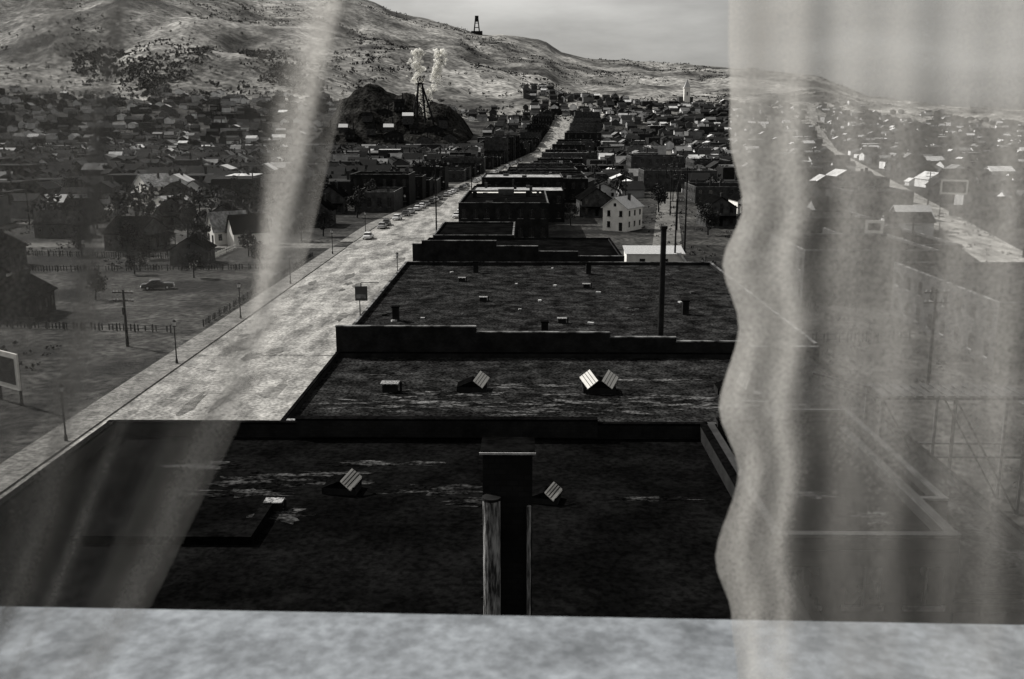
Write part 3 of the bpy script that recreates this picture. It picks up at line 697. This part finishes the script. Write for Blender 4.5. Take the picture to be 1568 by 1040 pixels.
a1=N.new('ShaderNodeMath'); a1.operation='MULTIPLY'; L.new(sx.outputs['Red'],a1.inputs[0]); L.new(r1.outputs['Result'],a1.inputs[1])
a2=N.new('ShaderNodeMath'); a2.operation='MULTIPLY'; a2.use_clamp=True; L.new(a1.outputs[0],a2.inputs[0]); L.new(r2.outputs['Result'],a2.inputs[1])
m2=N.new('ShaderNodeMixShader'); L.new(a2.outputs[0],m2.inputs[0]); L.new(tr.outputs[0],m2.inputs[1]); L.new(m1.outputs[0],m2.inputs[2]); L.new(m2.outputs[0],out.inputs['Surface'])
def interp(tab,z):
    if z<=tab[0][0]: return tab[0][1]
    for (a,x),(b,y) in zip(tab[:-1],tab[1:]):
        if z<=b:
            k=(z-a)/(b-a); k=k*k*(3-2*k); return x+(y-x)*k
    return tab[-1][1]
def lin(tab,z):
    if z<=tab[0][0]: return tab[0][1]
    for (a,x),(b,y) in zip(tab[:-1],tab[1:]):
        if z<=b: return x+(y-x)*(z-a)/(b-a)
    return tab[-1][1]
def G(s,c,w): return math.exp(-((s-c)/w)**2)
def sg(x): return 1/(1+math.exp(-max(-40,min(40,x))))
def curtain(name,inner,outer,dens,fold,Yc,sm=True,base=None):
    nz,ns=150,240; V=[];D=[];F=[]
    for j in range(nz+1):
        z=-1.1+2.0*j/nz; xi=(interp if sm else lin)(inner,z); xo=lin(outer,z)
        for i in range(ns+1):
            s=i/ns
            if base is not None:
                x=xo+(base-xo)*s+(xi-base)*math.exp(-(1-s)*8)
            else: x=xo+(xi-xo)*s
            yv=Yc+fold(s,z)
            V.append((x,yv,H+z)); q,g=dens(s,z); D+=[q,g,q,1]
    for j in range(nz):
        for i in range(ns):
            a=j*(ns+1)+i; F.append((a,a+1,a+ns+2,a+ns+1))
    me=bpy.data.meshes.new(name); me.from_pydata(V,[],F); me.materials.append(cm)
    at=me.color_attributes.new('weave_shade','FLOAT_COLOR','POINT'); at.data.foreach_set('color',D)
    for p in me.polygons: p.use_smooth=True
    o=bpy.data.objects.new(name,me); col.objects.link(o); return o
li=[(-1.1,-.60),(-.486,-.374),(-.416,-.328),(-.33,-.283),(-.244,-.237),(-.127,-.183),(-.06,-.164),(.02,-.142),(.09,-.122),(.9,-.02)]
lo=[(-1.1,-.98),(-.486,-.80),(.09,-.66),(.9,-.5)]
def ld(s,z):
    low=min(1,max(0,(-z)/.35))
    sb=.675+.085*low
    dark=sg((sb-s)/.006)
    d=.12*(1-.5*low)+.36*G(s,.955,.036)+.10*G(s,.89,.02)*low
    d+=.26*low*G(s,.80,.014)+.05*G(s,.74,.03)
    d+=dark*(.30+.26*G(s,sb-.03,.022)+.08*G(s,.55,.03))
    g=1-.5*dark  # shade of the outer folds painted in as darker cloth
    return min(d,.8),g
def lf(s,z): return .008*math.sin(s*34+z*2)+.003*math.sin(s*81-z*4)
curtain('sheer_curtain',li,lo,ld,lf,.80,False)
ri=[(-1.1,.20),(-.486,.1895),(-.422,.1808),(-.367,.1643),(-.29,.1804),(-.232,.1614),(-.165,.1747),(-.111,.159),(-.069,.173),(-.008,.160),(.09,.1555),(.9,.15)]
ro=[(-1.1,.86),(.9,.80)]
def rd(s,z):
    h=1-s
    w=.005*math.sin(z*12)+.003*math.sin(z*29)
    hem=sg((.085+w-h)/.007)
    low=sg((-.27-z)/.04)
    up=sg((z+.02)/.03)
    d=.37-.16*low+.06*up+.22*hem+.08*G(h,.025+w,.015)+.10*G(h,.075+w,.010)+.04*G(h,.2,.03)+.05*G(h,.36,.05)
    d-=.10*G(h,.045,.012)*(.5+.5*math.sin(z*40+math.sin(z*13)*2))
    d+=.22*G(h,.19,.022)*0
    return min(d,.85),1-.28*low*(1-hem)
def rf(s,z): 
    h=1-s
    return .0022*math.sin(h*42+z*3)+.0012*math.sin(h*97+z*7)+.003*G(h,.09,.02)
curtain('sheer_curtain',ri,ro,rd,rf,.80,True,.166)

# ---------------------------------------------------------------- sky, sun, camera
az=math.radians(-60); el=math.radians(40)
w=bpy.data.worlds.new('World'); scene.world=w; w.use_nodes=True; N=w.node_tree.nodes; L=w.node_tree.links
bg=N['Background']; sk=N.new('ShaderNodeTexSky'); sk.sky_type='NISHITA'; sk.sun_disc=False; sk.sun_elevation=el; sk.sun_rotation=az; sk.dust_density=2.0; sk.air_density=1.0
hs=N.new('ShaderNodeHueSaturation'); hs.inputs['Saturation'].default_value=.04; L.new(sk.outputs[0],hs.inputs['Color'])
tc=N.new('ShaderNodeTexCoord'); mp=N.new('ShaderNodeMapping'); mp.inputs['Scale'].default_value=(1,1,4); L.new(tc.outputs['Generated'],mp.inputs['Vector'])
cn=N.new('ShaderNodeTexNoise'); cn.inputs['Scale'].default_value=3.2; cn.inputs['Detail'].default_value=12; cn.inputs['Roughness'].default_value=.6; L.new(mp.outputs[0],cn.inputs['Vector'])
cr=N.new('ShaderNodeMapRange'); cr.inputs['From Min'].default_value=.3; cr.inputs['From Max'].default_value=.7; cr.inputs['To Min'].default_value=.7; cr.inputs['To Max'].default_value=1.4; L.new(cn.outputs['Fac'],cr.inputs['Value'])
vm=N.new('ShaderNodeVectorMath'); vm.operation='SCALE'; L.new(hs.outputs[0],vm.inputs[0]); L.new(cr.outputs['Result'],vm.inputs['Scale'])
wt=N.new('ShaderNodeVectorMath'); wt.operation='MULTIPLY'; wt.inputs[1].default_value=(1.0,.985,.945); L.new(vm.outputs['Vector'],wt.inputs[0])
L.new(wt.outputs['Vector'],bg.inputs['Color']); bg.inputs['Strength'].default_value=.088
sd=bpy.data.lights.new('sun','SUN'); sd.energy=4.9; sd.angle=math.radians(.5); sd.color=(1,.975,.93)
so=bpy.data.objects.new('sun',sd); col.objects.link(so)
dirv=Vector((math.sin(az)*math.cos(el),math.cos(az)*math.cos(el),math.sin(el)))
so.rotation_euler=dirv.to_track_quat('Z','Y').to_euler(); so.location=(0,0,80)
cd=bpy.data.cameras.new('camera'); cam=bpy.data.objects.new('camera',cd); col.objects.link(cam)
cd.lens=35; cd.sensor_width=36; cd.clip_start=.02; cd.clip_end=60000
cam.location=(0,0,H); cam.rotation_euler=(math.radians(90-12.43),0,math.radians(.75))
cd.dof.use_dof=True; cd.dof.focus_distance=90; cd.dof.aperture_fstop=11
scene.camera=cam
scene.view_settings.view_transform='Standard'; scene.view_settings.look='None'; scene.view_settings.exposure=0
print('houses',cnt)
